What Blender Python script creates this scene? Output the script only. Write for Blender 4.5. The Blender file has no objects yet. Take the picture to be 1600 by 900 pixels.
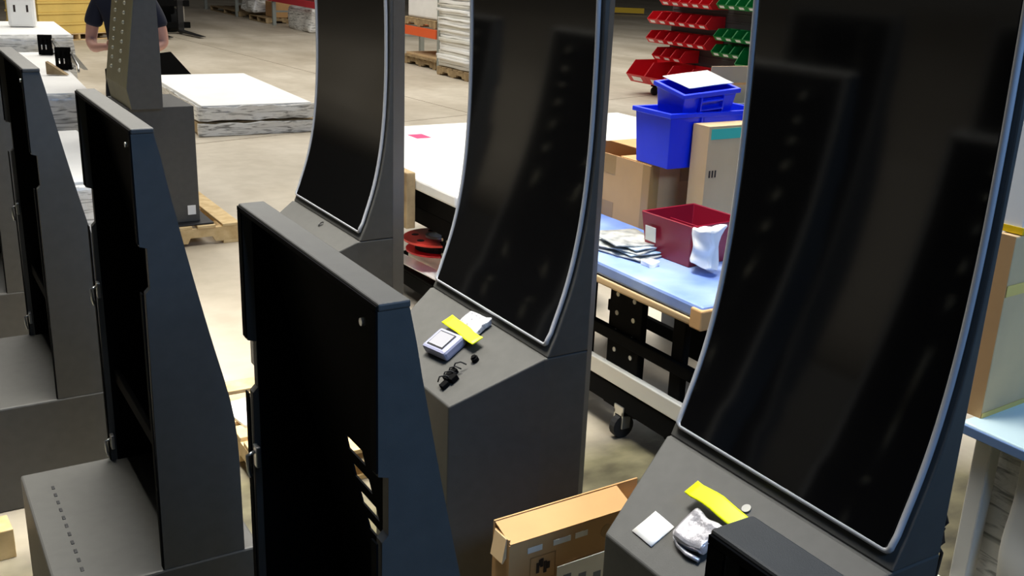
import bpy, bmesh, math, random
from mathutils import Vector, Matrix, noise
random.seed(7)
S = bpy.context.scene
COL = S.collection
R = math.radians

# ------------------------------------------------------------------ camera
cam_d = bpy.data.cameras.new('camera'); cam = bpy.data.objects.new('camera', cam_d); COL.objects.link(cam)
yaw, pit, rol = R(32.0685), R(18.1867), R(2.3024)
Hd = Vector((math.sin(yaw), math.cos(yaw), 0)); Rt = Vector((math.cos(yaw), -math.sin(yaw), 0)); Zu = Vector((0, 0, 1))
Fw = Hd*math.cos(pit) - Zu*math.sin(pit); Up = Hd*math.sin(pit) + Zu*math.cos(pit)
cx = Rt*math.cos(rol) + Up*math.sin(rol); cy = Up*math.cos(rol) - Rt*math.sin(rol)
M = Matrix((cx, cy, -Fw)).transposed().to_4x4(); M.translation = (0, 0, 1.85)
cam.matrix_world = M
cam_d.sensor_width = 36; cam_d.lens = 1595/1600*36; cam_d.clip_start = .05; cam_d.clip_end = 200
S.camera = cam

# ------------------------------------------------------------------ light
w = bpy.data.worlds.new('world'); S.world = w; w.use_nodes = True
bg = w.node_tree.nodes['Background']; bg.inputs[0].default_value = (1, .97, .93, 1); bg.inputs[1].default_value = .02
def area(name, loc, rot, sx, sy, power, col):
    l = bpy.data.lights.new(name, 'AREA'); l.shape = 'RECTANGLE'; l.size = sx; l.size_y = sy; l.energy = power; l.color = col
    o = bpy.data.objects.new(name, l); o.location = loc; o.rotation_euler = rot; COL.objects.link(o); return o
area('ceiling_lamp', (3.5, 13, 7), (0, 0, 0), 9, 12, 1000, (1, .965, .90))
nl = area('ceiling_lamp', (1.10, 3.1, 6.6), (0, 0, 0), 2.0, 2.6, 122, (1, .97, .9)); nl.data.spread = R(52)
al = area('ceiling_lamp', (4.9, 4.6, 6.6), (0, 0, 0), 1.6, 2.5, 120, (1, .97, .9)); al.data.spread = R(75)
area('ceiling_lamp', (12.5, 13.5, 7), (0, 0, 0), 7, 9, 620, (1, .965, .90))
area('dock_daylight', (1.6, -2.6, 4.6), (R(58), 0, R(0)), 3, 1.0, 190, (.28, .53, 1))
S.view_settings.view_transform = 'Standard'; S.view_settings.look = 'None'
S.view_settings.gamma = 1; S.view_settings.use_curve_mapping = False; S.view_settings.exposure = 0.0

# ------------------------------------------------------------------ materials
def lin(c): return tuple(((v/255)/12.92 if v/255 <= .04045 else ((v/255+.055)/1.055)**2.4) for v in c)+(1,)
def mat(name, rgb, rough=.6, metal=0, spec=.5, var=0, scale=8, bump=0, bscale=60, coat=0, alpha=1, trans=0, rgb2=None):
    m = bpy.data.materials.new(name); m.use_nodes = True; nt = m.node_tree; b = nt.nodes['Principled BSDF']
    c = lin(rgb); b.inputs['Base Color'].default_value = c; b.inputs['Roughness'].default_value = rough
    b.inputs['Metallic'].default_value = metal; b.inputs['Specular IOR Level'].default_value = spec
    b.inputs['Coat Weight'].default_value = coat; b.inputs['Coat Roughness'].default_value = .08
    b.inputs['Alpha'].default_value = alpha; b.inputs['Transmission Weight'].default_value = trans
    tc = nt.nodes.new('ShaderNodeTexCoord')
    if var or rgb2:
        n = nt.nodes.new('ShaderNodeTexNoise'); n.inputs['Scale'].default_value = scale; n.inputs['Detail'].default_value = 5
        nt.links.new(tc.outputs['Object'], n.inputs['Vector'])
        r = nt.nodes.new('ShaderNodeValToRGB'); nt.links.new(n.outputs['Fac'], r.inputs['Fac'])
        r.color_ramp.elements[0].position = .3; r.color_ramp.elements[1].position = .7
        r.color_ramp.elements[0].color = lin(rgb2) if rgb2 else tuple(v*(1-var) for v in c[:3])+(1,)
        r.color_ramp.elements[1].color = c if rgb2 else tuple(min(1, v*(1+var)) for v in c[:3])+(1,)
        nt.links.new(r.outputs['Color'], b.inputs['Base Color'])
    if bump:
        n2 = nt.nodes.new('ShaderNodeTexNoise'); n2.inputs['Scale'].default_value = bscale; n2.inputs['Detail'].default_value = 4
        nt.links.new(tc.outputs['Object'], n2.inputs['Vector'])
        bp = nt.nodes.new('ShaderNodeBump'); bp.inputs['Strength'].default_value = bump; bp.inputs['Distance'].default_value = .01
        nt.links.new(n2.outputs['Fac'], bp.inputs['Height']); nt.links.new(bp.outputs['Normal'], b.inputs['Normal'])
    return m
BLK = mat('black_powder_coat', (71, 70, 66), .6, spec=.6, var=.08, scale=30, bump=.12, bscale=900)
BLK2 = mat('black_satin_steel', (22, 22, 23), .5)
BLKM = mat('matt_black_steel', (9, 9, 9), .9, spec=.1)
OLV = mat('olive_primed_steel', (128, 120, 88), .6, var=.08)
GLASS = mat('black_screen_glass', (5, 5, 6), .07, spec=1.0, coat=.6)
TRIM = mat('brushed_silver_trim', (196, 198, 202), .4, metal=.25)
ZINC = mat('zinc_plated_steel', (190, 190, 186), .3, metal=.9)
STUD = mat('pale_stud', (196, 190, 165), .4, metal=.4)
WOOD = mat('pine_pallet_wood', (226, 200, 150), .8, rgb2=(196, 164, 112), scale=14)
WOODD = mat('weathered_pallet_wood', (176, 152, 112), .85, rgb2=(130, 108, 76), scale=12)
CARD = mat('cardboard', (192, 150, 100), .85, var=.07, scale=5)
CARDL = mat('pale_cardboard', (206, 176, 132), .85, var=.06, scale=5)
TAPE = mat('brown_packing_tape', (160, 122, 72), .35)
WHITE = mat('white_foam_sheet', (240, 239, 235), .6, var=.04, scale=4, bump=.25, bscale=22)
WRAP = mat('stretch_film_wrap', (214, 212, 206), .22, spec=.7, rgb2=(150, 150, 146), scale=11, bump=.6, bscale=30)
nt = WRAP.node_tree; b = nt.nodes['Principled BSDF']; tc = nt.nodes.new('ShaderNodeTexCoord')
mp = nt.nodes.new('ShaderNodeMapping'); mp.inputs['Scale'].default_value = (1.2, 1.2, 9); mp.inputs['Rotation'].default_value = (.12, .1, 0); nt.links.new(tc.outputs['Object'], mp.inputs['Vector'])
wv = nt.nodes.new('ShaderNodeTexNoise'); wv.inputs['Scale'].default_value = 4; wv.inputs['Detail'].default_value = 7; wv.inputs['Distortion'].default_value = 1.2; nt.links.new(mp.outputs[0], wv.inputs['Vector'])
rr = nt.nodes.new('ShaderNodeValToRGB'); rr.color_ramp.elements[0].color = lin((132, 132, 128)); rr.color_ramp.elements[0].position = .34; rr.color_ramp.elements[1].position = .50; rr.color_ramp.elements[1].color = lin((226, 225, 220))
nt.links.new(wv.outputs['Fac'], rr.inputs['Fac']); nt.links.new(rr.outputs[0], b.inputs['Base Color'])
PAPER = mat('white_paper', (244, 243, 238), .75)
PAPER2 = mat('off_white_paper', (222, 219, 208), .8)
LABELP = mat('white_label', (235, 235, 232), .5)
YEL = mat('fluorescent_yellow_tape', (238, 250, 20), .45)
YELB = mat('yellow_crate_board', (226, 194, 106), .6, var=.08, scale=3)
YELR = mat('yellow_painted_steel', (235, 196, 20), .45)
RED = mat('red_bin_plastic', (196, 22, 34), .4)
GRN = mat('green_bin_plastic', (18, 128, 62), .4)
BLU = mat('blue_tote_plastic', (12, 48, 226), .38)
MAR = mat('maroon_bin_plastic', (140, 20, 44), .35)
GRY = mat('grey_tote_plastic', (112, 122, 140), .5)
ORG = mat('orange_rack_beam', (224, 92, 40), .5)
REDB = mat('red_rack_beam', (190, 48, 60), .5)
GRNP = mat('grey_rack_post', (140, 145, 138), .5)
BLUT = mat('blue_padded_tabletop', (158, 180, 222), .55, rgb2=(92, 124, 196), scale=3, bump=.2, bscale=12)
BLUF = mat('blue_film', (104, 132, 172), .4)
CYAN = mat('pale_cyan_tabletop', (205, 226, 226), .3)
TEAL = mat('teal_tape', (64, 190, 168), .5)
RUB = mat('black_rubber', (20, 20, 20), .8)
SKIN = mat('skin', (214, 160, 140), .55, var=.04)
NAVY = mat('navy_cotton', (26, 30, 48), .85)
TROU = mat('dark_trouser_cloth', (24, 26, 34), .9)
HAIR = mat('brown_hair', (60, 42, 30), .8)
LILAC = mat('pale_lilac_plastic', (148, 150, 174), .4)
GLASSG = mat('grey_reader_window', (140, 140, 146), .2)
CLEAR = mat('crinkled_clear_plastic', (226, 226, 230), .15, spec=.8, bump=.9, bscale=60, rgb2=(130, 130, 135), scale=60)
FOIL = mat('silver_foil_bag', (215, 212, 216), .25, metal=.6, bump=.5, bscale=30)
INK = mat('black_ink', (45, 32, 26), .8)
BAGB = mat('printed_bag_blue', (120, 170, 205), .35, rgb2=(222, 224, 222), scale=24)
BAGG = mat('printed_bag_grey', (210, 210, 204), .3, rgb2=(110, 116, 118), scale=20)
MAG = mat('magenta_tape', (214, 40, 110), .5)
WALLM = mat('painted_wall_panel', (168, 166, 158), .8)
MESHM = mat('dark_grey_louvre_panel', (70, 66, 66), .6, rgb2=(40, 38, 40), scale=120)

# concrete floor: tan, cloudy, with darker worn stains
FLO = bpy.data.materials.new('worn_concrete'); FLO.use_nodes = True
nt = FLO.node_tree; b = nt.nodes['Principled BSDF']; b.inputs['Roughness'].default_value = .5; b.inputs['Specular IOR Level'].default_value = .35
tc = nt.nodes.new('ShaderNodeTexCoord')
def nz(sc, det, sx=1, sy=1):
    mp = nt.nodes.new('ShaderNodeMapping'); mp.inputs['Scale'].default_value = (sx, sy, 1); nt.links.new(tc.outputs['Object'], mp.inputs['Vector'])
    n = nt.nodes.new('ShaderNodeTexNoise'); n.inputs['Scale'].default_value = sc; n.inputs['Detail'].default_value = det
    nt.links.new(mp.outputs['Vector'], n.inputs['Vector']); return n
def ramp(src, p0, c0, p1, c1):
    r = nt.nodes.new('ShaderNodeValToRGB'); r.color_ramp.elements[0].position = p0; r.color_ramp.elements[1].position = p1
    r.color_ramp.elements[0].color = c0; r.color_ramp.elements[1].color = c1; nt.links.new(src, r.inputs['Fac']); return r
def mixc(a, bb, typ, fac):
    m_ = nt.nodes.new('ShaderNodeMix'); m_.data_type = 'RGBA'; m_.blend_type = typ; m_.inputs[0].default_value = fac
    nt.links.new(a, m_.inputs[6]); nt.links.new(bb, m_.inputs[7]); return m_.outputs[2]
r1 = ramp(nz(.5, 6).outputs['Fac'], .3, lin((186, 175, 156)), .7, lin((214, 205, 188)))
r2 = ramp(nz(1.6, 7, 1, .35).outputs['Fac'], .35, (.72, .7, .66, 1), .6, (1, 1, 1, 1))
r3 = ramp(nz(7, 8).outputs['Fac'], .35, (.85, .84, .82, 1), .6, (1, 1, 1, 1))
# oily, trodden-in grime plus painted-in shade on the working side of the floor: an irregular dark olive patch about 6 m across
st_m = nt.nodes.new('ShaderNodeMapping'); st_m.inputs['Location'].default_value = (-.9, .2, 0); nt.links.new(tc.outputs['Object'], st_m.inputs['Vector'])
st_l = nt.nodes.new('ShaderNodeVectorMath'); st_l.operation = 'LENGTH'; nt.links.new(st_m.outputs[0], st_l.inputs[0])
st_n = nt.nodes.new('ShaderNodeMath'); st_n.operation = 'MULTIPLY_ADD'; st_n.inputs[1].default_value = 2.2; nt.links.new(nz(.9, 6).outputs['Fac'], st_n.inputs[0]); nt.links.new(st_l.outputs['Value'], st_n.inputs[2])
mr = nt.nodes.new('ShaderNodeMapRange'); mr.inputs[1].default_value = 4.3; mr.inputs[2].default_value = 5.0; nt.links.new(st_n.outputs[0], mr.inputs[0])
dirt_shade = ramp(nz(3.5, 8, 1, 1.6).outputs['Fac'], .35, lin((52, 48, 34)), .62, lin((112, 106, 80)))
clean = mixc(mixc(r1.outputs[0], r2.outputs[0], 'MULTIPLY', .7), r3.outputs[0], 'MULTIPLY', .6)
fm = nt.nodes.new('ShaderNodeMix'); fm.data_type = 'RGBA'; nt.links.new(mr.outputs[0], fm.inputs[0]); nt.links.new(dirt_shade.outputs[0], fm.inputs[6]); nt.links.new(clean, fm.inputs[7])
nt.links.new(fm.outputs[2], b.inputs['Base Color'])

# ------------------------------------------------------------------ mesh helpers
def newobj(name, bm, m, parent=None, smooth=False, loc=None, rot=None):
    me = bpy.data.meshes.new(name); bmesh.ops.recalc_face_normals(bm, faces=bm.faces); bm.to_mesh(me); bm.free()
    if smooth:
        for p in me.polygons: p.use_smooth = True
    me.materials.append(m); o = bpy.data.objects.new(name, me); COL.objects.link(o)
    if parent: o.parent = parent
    if loc: o.location = loc
    if rot: o.rotation_euler = rot
    return o
def tag(o, label=None, cat=None, group=None, kind=None):
    if label: o['label'] = label
    if cat: o['category'] = cat
    if group: o['group'] = group
    if kind: o['kind'] = kind
    return o
def empty(name, loc, rz, label, cat, group=None):
    o = bpy.data.objects.new(name, None); o.empty_display_size = .1; COL.objects.link(o); o.location = loc; o.rotation_euler = (0, 0, rz)
    return tag(o, label, cat, group)
def box(bm, x0, x1, y0, y1, z0, z1, bev=0, mtx=None):
    b2 = bmesh.new(); bmesh.ops.create_cube(b2, size=1)
    for v in b2.verts: v.co = Vector(((x0+x1)/2+v.co.x*(x1-x0), (y0+y1)/2+v.co.y*(y1-y0), (z0+z1)/2+v.co.z*(z1-z0)))
    if bev: bmesh.ops.bevel(b2, geom=b2.edges[:], offset=bev, segments=2, profile=.5, affect='EDGES')
    if mtx: bmesh.ops.transform(b2, matrix=mtx, verts=b2.verts)
    t = bpy.data.meshes.new('t'); b2.to_mesh(t); b2.free(); bm.from_mesh(t); bpy.data.meshes.remove(t); return bm
def bx(name, m, parent, x0, x1, y0, y1, z0, z1, bev=.003, mtx=None):
    return newobj(name, box(bmesh.new(), x0, x1, y0, y1, z0, z1, bev, mtx), m, parent)
def prism(bm, pts, a0, a1, axis='Y'):
    """polygon pts in (X,Z) extruded along Y, or in (X,Y) extruded along Z"""
    f = (lambda p, a: (p[0], a, p[1])) if axis == 'Y' else (lambda p, a: (p[0], p[1], a)) if axis == 'Z' else (lambda p, a: (a, p[0], p[1]))
    A = [bm.verts.new(f(p, a0)) for p in pts]; B = [bm.verts.new(f(p, a1)) for p in pts]; n = len(pts)
    for i in range(n): bm.faces.new((A[i], A[(i+1) % n], B[(i+1) % n], B[i]))
    fa = bm.faces.new(A); fb = bm.faces.new(B); fa.normal_update(); fb.normal_update(); bmesh.ops.triangulate(bm, faces=[fa, fb]); return bm
def cyl(bm, c, r, h, seg=16, r2=None, axis='Z'):
    m4 = Matrix.Translation(c) @ {'Z': Matrix(), 'X': Matrix.Rotation(R(90), 4, 'Y'), 'Y': Matrix.Rotation(R(90), 4, 'X')}[axis]
    bmesh.ops.create_cone(bm, cap_ends=True, segments=seg, radius1=r, radius2=r if r2 is None else r2, depth=h, matrix=m4); return bm
def tube(bm, pts, r, seg=8, closed=False):
    pts = [Vector(p) for p in pts]; n = len(pts); rings = []; up = None
    for i, p in enumerate(pts):
        d = ((pts[(i+1) % n] if (closed or i < n-1) else p) - (pts[i-1] if (closed or i > 0) else p)).normalized()
        if up is None:
            up = Vector((0, 0, 1)) if abs(d.z) < .9 else Vector((1, 0, 0))
        a = (up - d*up.dot(d)).normalized(); bb = d.cross(a); up = a
        rings.append([bm.verts.new(p + (a*math.cos(t)+bb*math.sin(t))*r) for t in [2*math.pi*k/seg for k in range(seg)]])
    for i in range(n if closed else n-1):
        q, s = rings[i], rings[(i+1) % n]
        for k in range(seg): bm.faces.new((q[k], q[(k+1) % seg], s[(k+1) % seg], s[k]))
    if not closed: bm.faces.new(rings[0]); bm.faces.new(rings[-1])
    return bm
def crumple(o, amt, sc, cuts=3, seed=0):
    """subdivide and push the surface about, for film, foam and bags"""
    bm = bmesh.new(); bm.from_mesh(o.data)
    for _ in range(cuts): bmesh.ops.subdivide_edges(bm, edges=bm.edges[:], cuts=1, use_grid_fill=True)
    for v in bm.verts:
        d = noise.noise_vector(v.co*sc + Vector((seed*7.1, 3.3, 1.7))); v.co += d*amt
    bm.to_mesh(o.data); bm.free()
    for p in o.data.polygons: p.use_smooth = True
    return o
def lerpx(prof, z):
    """prof: list of (z, x) rising in z"""
    if z <= prof[0][0]: return prof[0][1]
    for (a, xa), (c, xc) in zip(prof, prof[1:]):
        if z <= c: return xa + (xc-xa)*(z-a)/(c-a)
    return prof[-1][1]
def smoothprof(prof, n):
    z0, z1 = prof[0][0], prof[-1][0]; out = []
    for i in range(n+1):
        z = z0+(z1-z0)*i/n; h_ = (z1-z0)/n*1.5
        out.append((z, sum(lerpx(prof, min(z1, max(z0, z+k*h_/2))) for k in (-2, -1, 0, 1, 2))/5 if 0 < i < n else lerpx(prof, z)))
    return out

# ------------------------------------------------------------------ floor and far walls
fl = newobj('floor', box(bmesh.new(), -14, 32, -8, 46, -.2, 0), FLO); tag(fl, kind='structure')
def strip(name, m, parent, a, b_, wd, z0, z1):
    a = Vector(a); b_ = Vector(b_); d = (b_-a).normalized(); n_ = Vector((-d.y, d.x))*wd/2
    return newobj(name, prism(bmesh.new(), [a-n_, b_-n_, b_+n_, a+n_], z0, z1, 'Z'), m, parent)
JNT = mat('dark_floor_joint', (120, 108, 90), .9)
for a, b_ in [((-3, 8.5), (9.5, 11.45)), ((9.5, 11.45), (30, 16)), ((2.0, 20), (30, 27)), ((6.2, 8.5), (3.6, 40))]:
    strip('joint', JNT, fl, a, b_, .012, -.004, .0012)
tag(newobj('wall_back', box(bmesh.new(), -14, 32, 46, 46.2, -.2, 8), WALLM), kind='structure')
tag(newobj('wall_left', box(bmesh.new(), -14.2, -14, -8, 46, -.2, 8), WALLM), kind='structure')
tag(newobj('wall_right', box(bmesh.new(), 32, 32.2, -8, 46, -.2, 8), WALLM), kind='structure')

# ------------------------------------------------------------------ pallets
def pallet(loc, rz, L, W, label, m=WOOD, nb=6, group=None):
    """L along local x (board length), W along y"""
    t = empty('wooden_pallet', loc, rz, label, 'pallet', group)
    bw = W/nb*.78; first = None
    for i in range(nb):
        y = -W/2 + bw/2 + i*(W-bw)/(nb-1)
        if first is None: first = bx('board', m, t, -L/2, L/2, -bw/2, bw/2, -.009, .009); o = first
        else: o = first.copy(); COL.objects.link(o)
        o.parent = t; o.location = (random.uniform(-.006, .006), y, .121); o.rotation_euler.z = random.uniform(-.008, .008)
    sb = None
    for x in (-L/2+.02, 0, L/2-.02):
        if sb is None:
            pts = [(-W/2, .112), (W/2, .112), (W/2, .02), (W*.32, .02), (W*.30, .055), (W*.14, .055), (W*.12, .02), (-W*.12, .02), (-W*.14, .055), (-W*.30, .055), (-W*.32, .02), (-W/2, .02)]
            sb = newobj('stringer', prism(bmesh.new(), pts, -.019, .019, 'X'), m, t); o = sb
        else: o = sb.copy(); COL.objects.link(o); o.parent = t
        o.location = (x, 0, 0)
    lb = None
    for y in (-W/2+.06, 0, W/2-.06):
        if lb is None: lb = bx('bottom_board', m, t, -L/2, L/2, -.05, .05, 0, .02); o = lb
        else: o = lb.copy(); COL.objects.link(o); o.parent = t
        o.location = (0, y, 0)
    return t

# ------------------------------------------------------------------ finished cabinets with curved screens
PROF = [(.83, 1.472), (.87, 1.489), (.92, 1.508), (.97, 1.526), (1.03, 1.542), (1.1, 1.557), (1.2, 1.571), (1.3, 1.579), (1.42, 1.584), (1.6, 1.584), (1.8, 1.578), (2.0, 1.568), (2.1, 1.560)]
PS = smoothprof(PROF, 36)
def screen_cabinet(y0, y1, label, floor_z=0.0, zoff=0.0):
    t = empty('screen_cabinet', (1.5, (y0+y1)/2, floor_z), 0, label, 'cabinet')
    ox, oy = 1.5, (y0+y1)/2; a, c = y0-oy, y1-oy; dz = -floor_z
    # base: tapered console, sloping lid
    bm = bmesh.new()
    P = {}
    for s, yb, yf in (('n', a, a+.10), ('f', c, c-.10)):
        P[s] = [bm.verts.new(v) for v in [(1.60-ox, yb, .0), (1.60-ox, yb, .80+dz), (1.455-ox, yb, .80+dz), (1.215-ox, yf, .665+dz), (1.215-ox, yf, 0), (1.455-ox, yb, 0)]]
    n_, f_ = P['n'], P['f']
    for s in (n_, f_): bm.faces.new((s[0], s[1], s[2], s[5])); bm.faces.new((s[5], s[2], s[3], s[4]))
    for i, j in ((0, 1), (1, 2), (2, 3), (3, 4)): bm.faces.new((n_[i], n_[j], f_[j], f_[i]))
    bm.faces.new((n_[0], f_[0], f_[5], n_[5])); bm.faces.new((n_[5], f_[5], f_[4], n_[4]))
    o = newobj('base', bm, BLK, t)
    bv = o.modifiers.new('b', 'BEVEL'); bv.width = .004; bv.segments = 2; bv.limit_method = 'ANGLE'
    # tower body
    pts = [(1.463-ox, .801+dz)] + [(x-ox+.004, z+dz) for z, x in PS] + [(1.60-ox, 2.10+dz), (1.60-ox, .801+dz)]
    o = newobj('body', prism(bmesh.new(), pts, a, c), BLK, t)
    bv = o.modifiers.new('b', 'BEVEL'); bv.width = .004; bv.segments = 2; bv.limit_method = 'ANGLE'
    # rear housing with chamfered corners
    o = newobj('rear_housing', prism(bmesh.new(), [(1.601-ox, a+.004), (1.70-ox, a+.115), (1.70-ox, c-.115), (1.601-ox, c-.004)], 0, 2.06+dz, 'Z'), BLK, t)
    # screen
    bm = bmesh.new(); prev = None
    for z, x in PS:
        if z > 2.06: break
        row = [bm.verts.new((x-ox-.006, y, z+dz+.006)) for y in (a+.026, c-.026)] + [bm.verts.new((x-ox+.002, y, z+dz+.006)) for y in (c-.026, a+.026)]
        if prev:
            for i in range(4): bm.faces.new((prev[i], prev[(i+1) % 4], row[(i+1) % 4], row[i]))
        else: bm.faces.new(row)
        prev = row
    bm.faces.new(prev); bmesh.ops.recalc_face_normals(bm, faces=bm.faces)
    s = newobj('screen', bm, GLASS, t, smooth=True)
    s.modifiers.new('e', 'EDGE_SPLIT').split_angle = R(40)
    # trim: swept silver edge with rounded lower corners
    path = []
    def side(y, rev):
        L = [(x-ox-.006, y, z+dz) for z, x in PS if .845 < z < 2.07]
        return L[::-1] if rev else L
    ya, yc = a+.016, c-.016; xb = lambda z: lerpx(PROF, z)-ox-.006
    path += side(yc, True)
    for k in range(1, 5): t_ = math.pi/2*k/4; path.append((xb(.832), yc-.014*math.sin(t_)*1.0 if k < 5 else 0, .846-.014*(1-math.cos(t_))*1.0-.0+dz)) if False else path.append((xb(.84), yc-.014*(1-math.cos(t_)), .846-.014*math.sin(t_)+dz))
    for k in range(0, 5): t_ = math.pi/2*k/4; path.append((xb(.84), ya+.014*(1-math.sin(t_)), .846-.014*math.cos(t_)+dz))
    path += side(ya, False)
    newobj('screen_trim', tube(bmesh.new(), path, .0065, 8), TRIM, t, smooth=True)
    return t
cabC = screen_cabinet(2.14, 2.825, 'tall black cabinet with glossy curved screen and grey card reader lying on its console')
cabD = screen_cabinet(.99, 1.62, 'nearest tall black cabinet, its curved screen filling the right, silver bag on console')
cabB = screen_cabinet(3.42, 4.13, 'farthest of the three tall black curved-screen cabinets, standing on a pallet', .13)
screen_cabinet(-.28, .36, 'unseen black curved-screen cabinet added beside the camera to shade the near area')  # added out of view to keep bounce light off the near cabinets
pallet((1.44, 3.48, 0), 0, .96, .80, 'pine pallet under the farthest curved-screen cabinet')

# ------------------------------------------------------------------ bare cabinets seen from behind
FP = [(.36, .20), (.72, .197), (.80, .185), (.9, .158), (1.0, .137), (1.12, .111), (1.25, .086), (1.333, .070), (1.45, .048)]
def bare_cabinet(x0, y0, y1, dz, label, slots=False, latch_z=(.92, .42)):
    """open-backed shell on a low base; dz shifts every height; curved front plate faces +X"""
    t = empty('bare_cabinet', (x0, (y0+y1)/2, .13+dz), 0, label, 'cabinet')
    a, c = y0-(y0+y1)/2, (y1-y0)/2; o_ = -.13      # local z = photo z - .13 - dz
    zt, zb = 1.45+o_, .374+o_
    def panel(ya, yb):
        prof = [(x, z+o_) for z, x in smoothprof(FP, 20)]
        pts = [(0, zb), (prof[0][0], zb)] + prof + [(.0, zt), (0, 1.20+o_), (.016, 1.195+o_), (.016, 1.10+o_), (.006, 1.09+o_)]
        q = newobj('side_panel', prism(bmesh.new(), pts, ya, yb), BLK, t)
        bv = q.modifiers.new('b', 'BEVEL'); bv.width = .0025; bv.segments = 2; bv.limit_method = 'ANGLE'; return q
    panel(a, a+.02); panel(c-.02, c)
    o = bx('top_panel', BLK, t, .0, .049, a-.002, c+.002, zt, zt+.012, .003)
    for yy in (a+.0205, c-.0225):
        prof = [(x-.008, z+o_) for z, x in smoothprof(FP, 20)]
        newobj('shade_liner', prism(bmesh.new(), [(.017, zb), (prof[0][0], zb)] + prof + [(.017, zt)], yy, yy+.002), BLKM, t)  # black sheet added over the inner face; recess shade put into its colour
    for yy in (a+.0005, c-.0195):
        bx('shade_strip', BLKM, t, -.003, .0, yy, yy+.019, 1.205+o_, zt-.001, 0); bx('shade_strip', BLKM, t, -.003, .0, yy, yy+.019, zb+.001, 1.09+o_, 0)  # black strips added over the rear edges, standing in for shade
    bx('shade_strip', BLKM, t, -.003, -.0005, a, c, zt, zt+.008, 0)
    # front plate with slots cut as gaps between bands
    sm = smoothprof(FP, 20)
    rows = [(z+o_, x) for z, x in sm]
    def plate(name, ya, yb, z0, z1, m=BLKM):
        zs = [z0] + [z for z, _ in rows if z0 < z < z1] + [z1]
        bm = bmesh.new(); prev = None
        for z in zs:
            x = lerpx(rows, z)
            r_ = [bm.verts.new((x-.006, ya, z)), bm.verts.new((x-.002, ya, z)), bm.verts.new((x-.002, yb, z)), bm.verts.new((x-.006, yb, z))]
            if prev:
                for i in range(4): bm.faces.new((prev[i], prev[(i+1) % 4], r_[(i+1) % 4], r_[i]))
            else: bm.faces.new(r_)
            prev = r_
        bm.faces.new(prev); return bm
    W = c-a
    if slots:
        bm = bmesh.new()
        cols = [(a+.15, a+.19), (c-.285, c-.205)]
        spans = [(a+.02, cols[0][0]), (cols[0][1], cols[1][0]), (cols[1][1], c-.02)]
        for s in spans:
            b2 = plate('p', s[0], s[1], zb, zt); me = bpy.data.meshes.new('t'); b2.to_mesh(me); b2.free(); bm.from_mesh(me)
        zc = [.963+.08+.061*1.0 - .061*k + .0 for k in range(1, 6)]
        for cl in cols:
            edges = [zb]
            for z in sorted(zc): edges += [z-.014+o_, z+.018+o_]
            edges.append(zt)
            for i in range(0, len(edges), 2):
                b2 = plate('p', cl[0], cl[1], edges[i], edges[i+1]); me = bpy.data.meshes.new('t'); b2.to_mesh(me); b2.free(); bm.from_mesh(me)
        newobj('front_plate', bm, BLKM, t)
    else:
        newobj('front_plate', plate('p', a+.02, c-.02, zb, zt), BLKM, t)
    # studs on the outside of the front plate, two columns
    st = None
    for yy in (a+.17, c-.17):
        for k in range(9):
            z = 1.40+o_-k*.06
            if slots and z+.13 < 1.10: continue
            if st is None: st = newobj('stud', cyl(bmesh.new(), (0, 0, 0), .006, .008, 8, axis='X'), STUD, t); q = st
            else: q = st.copy(); COL.objects.link(q); q.parent = t
            q.location = (lerpx(rows, z)+.003, yy, z)
    # inner cross rail and cable tray seen as the dark inside
    bx('inner_rail', BLKM, t, .03, .045, a+.02, c-.02, .62+o_, .66+o_)
    # low base box with riveted lid
    o = bx('base', BLK, t, -.245, .24, a-.002, c+.002, -.13-dz, zb, .006)
    rv = None; n = int((W-.08)/.045)
    for k in range(n):
        if rv is None: rv = bx('rivet', BLK2, t, -.004, .004, -.009, .009, 0, .0022, .001); q = rv
        else: q = rv.copy(); COL.objects.link(q); q.parent = t
        q.location = (-.175, a+.05+k*.045, zb)
    for lz in latch_z:
        l = newobj('latch', box(bmesh.new(), -.004, .006, -.012, .012, -.022, .022, .002), ZINC, t, loc=(.004, c-.03, lz+o_))
        b2 = tube(bmesh.new(), [(-.004, 0, .01), (-.018, 0, .004), (-.016, .003, -.03), (-.012, .004, -.045)], .004, 6)
        newobj('latch_lever', b2, ZINC, l, smooth=True)
    newobj('bolt', cyl(bmesh.new(), (0, 0, 0), .006, .006, 10, axis='X'), ZINC, t, loc=(-.001, a+.05, 1.42+o_))
    return t
bare_cabinet(.447, 2.27, 2.93, 0, 'open-backed black cabinet shell second from the front, on low riveted base', latch_z=(.91, .44))
bare_cabinet(.378, 3.43, 4.11, 0, 'open-backed black cabinet shell at the left edge, behind the second one', latch_z=(.88, .45))
bare_cabinet(.36, 4.66, 5.34, 0, 'black cabinet shell at the far left edge, only a sliver in view')
bare_cabinet(.536, 1.194, 1.812, -.068, 'large open-backed black cabinet shell in the centre foreground with lit slots', slots=True, latch_z=(.96, .44))
bare_cabinet(.552, -.10, .548, -.068, 'black cabinet shell corner at the bottom edge, in front of the nearest screen')
for k, (x, y) in enumerate([(-.98, 3.25), (-1.0, 2.1), (-1.0, .95), (-.98, -.2)]):  # unseen row, added to block floor bounce and darken the nearest screen
    bare_cabinet(x, y, y+.66, 0, 'unseen black cabinet shell added left of the camera to block bounce light, ' + ['farthest', 'second farthest', 'second nearest', 'nearest'][k] + ' one')

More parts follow.
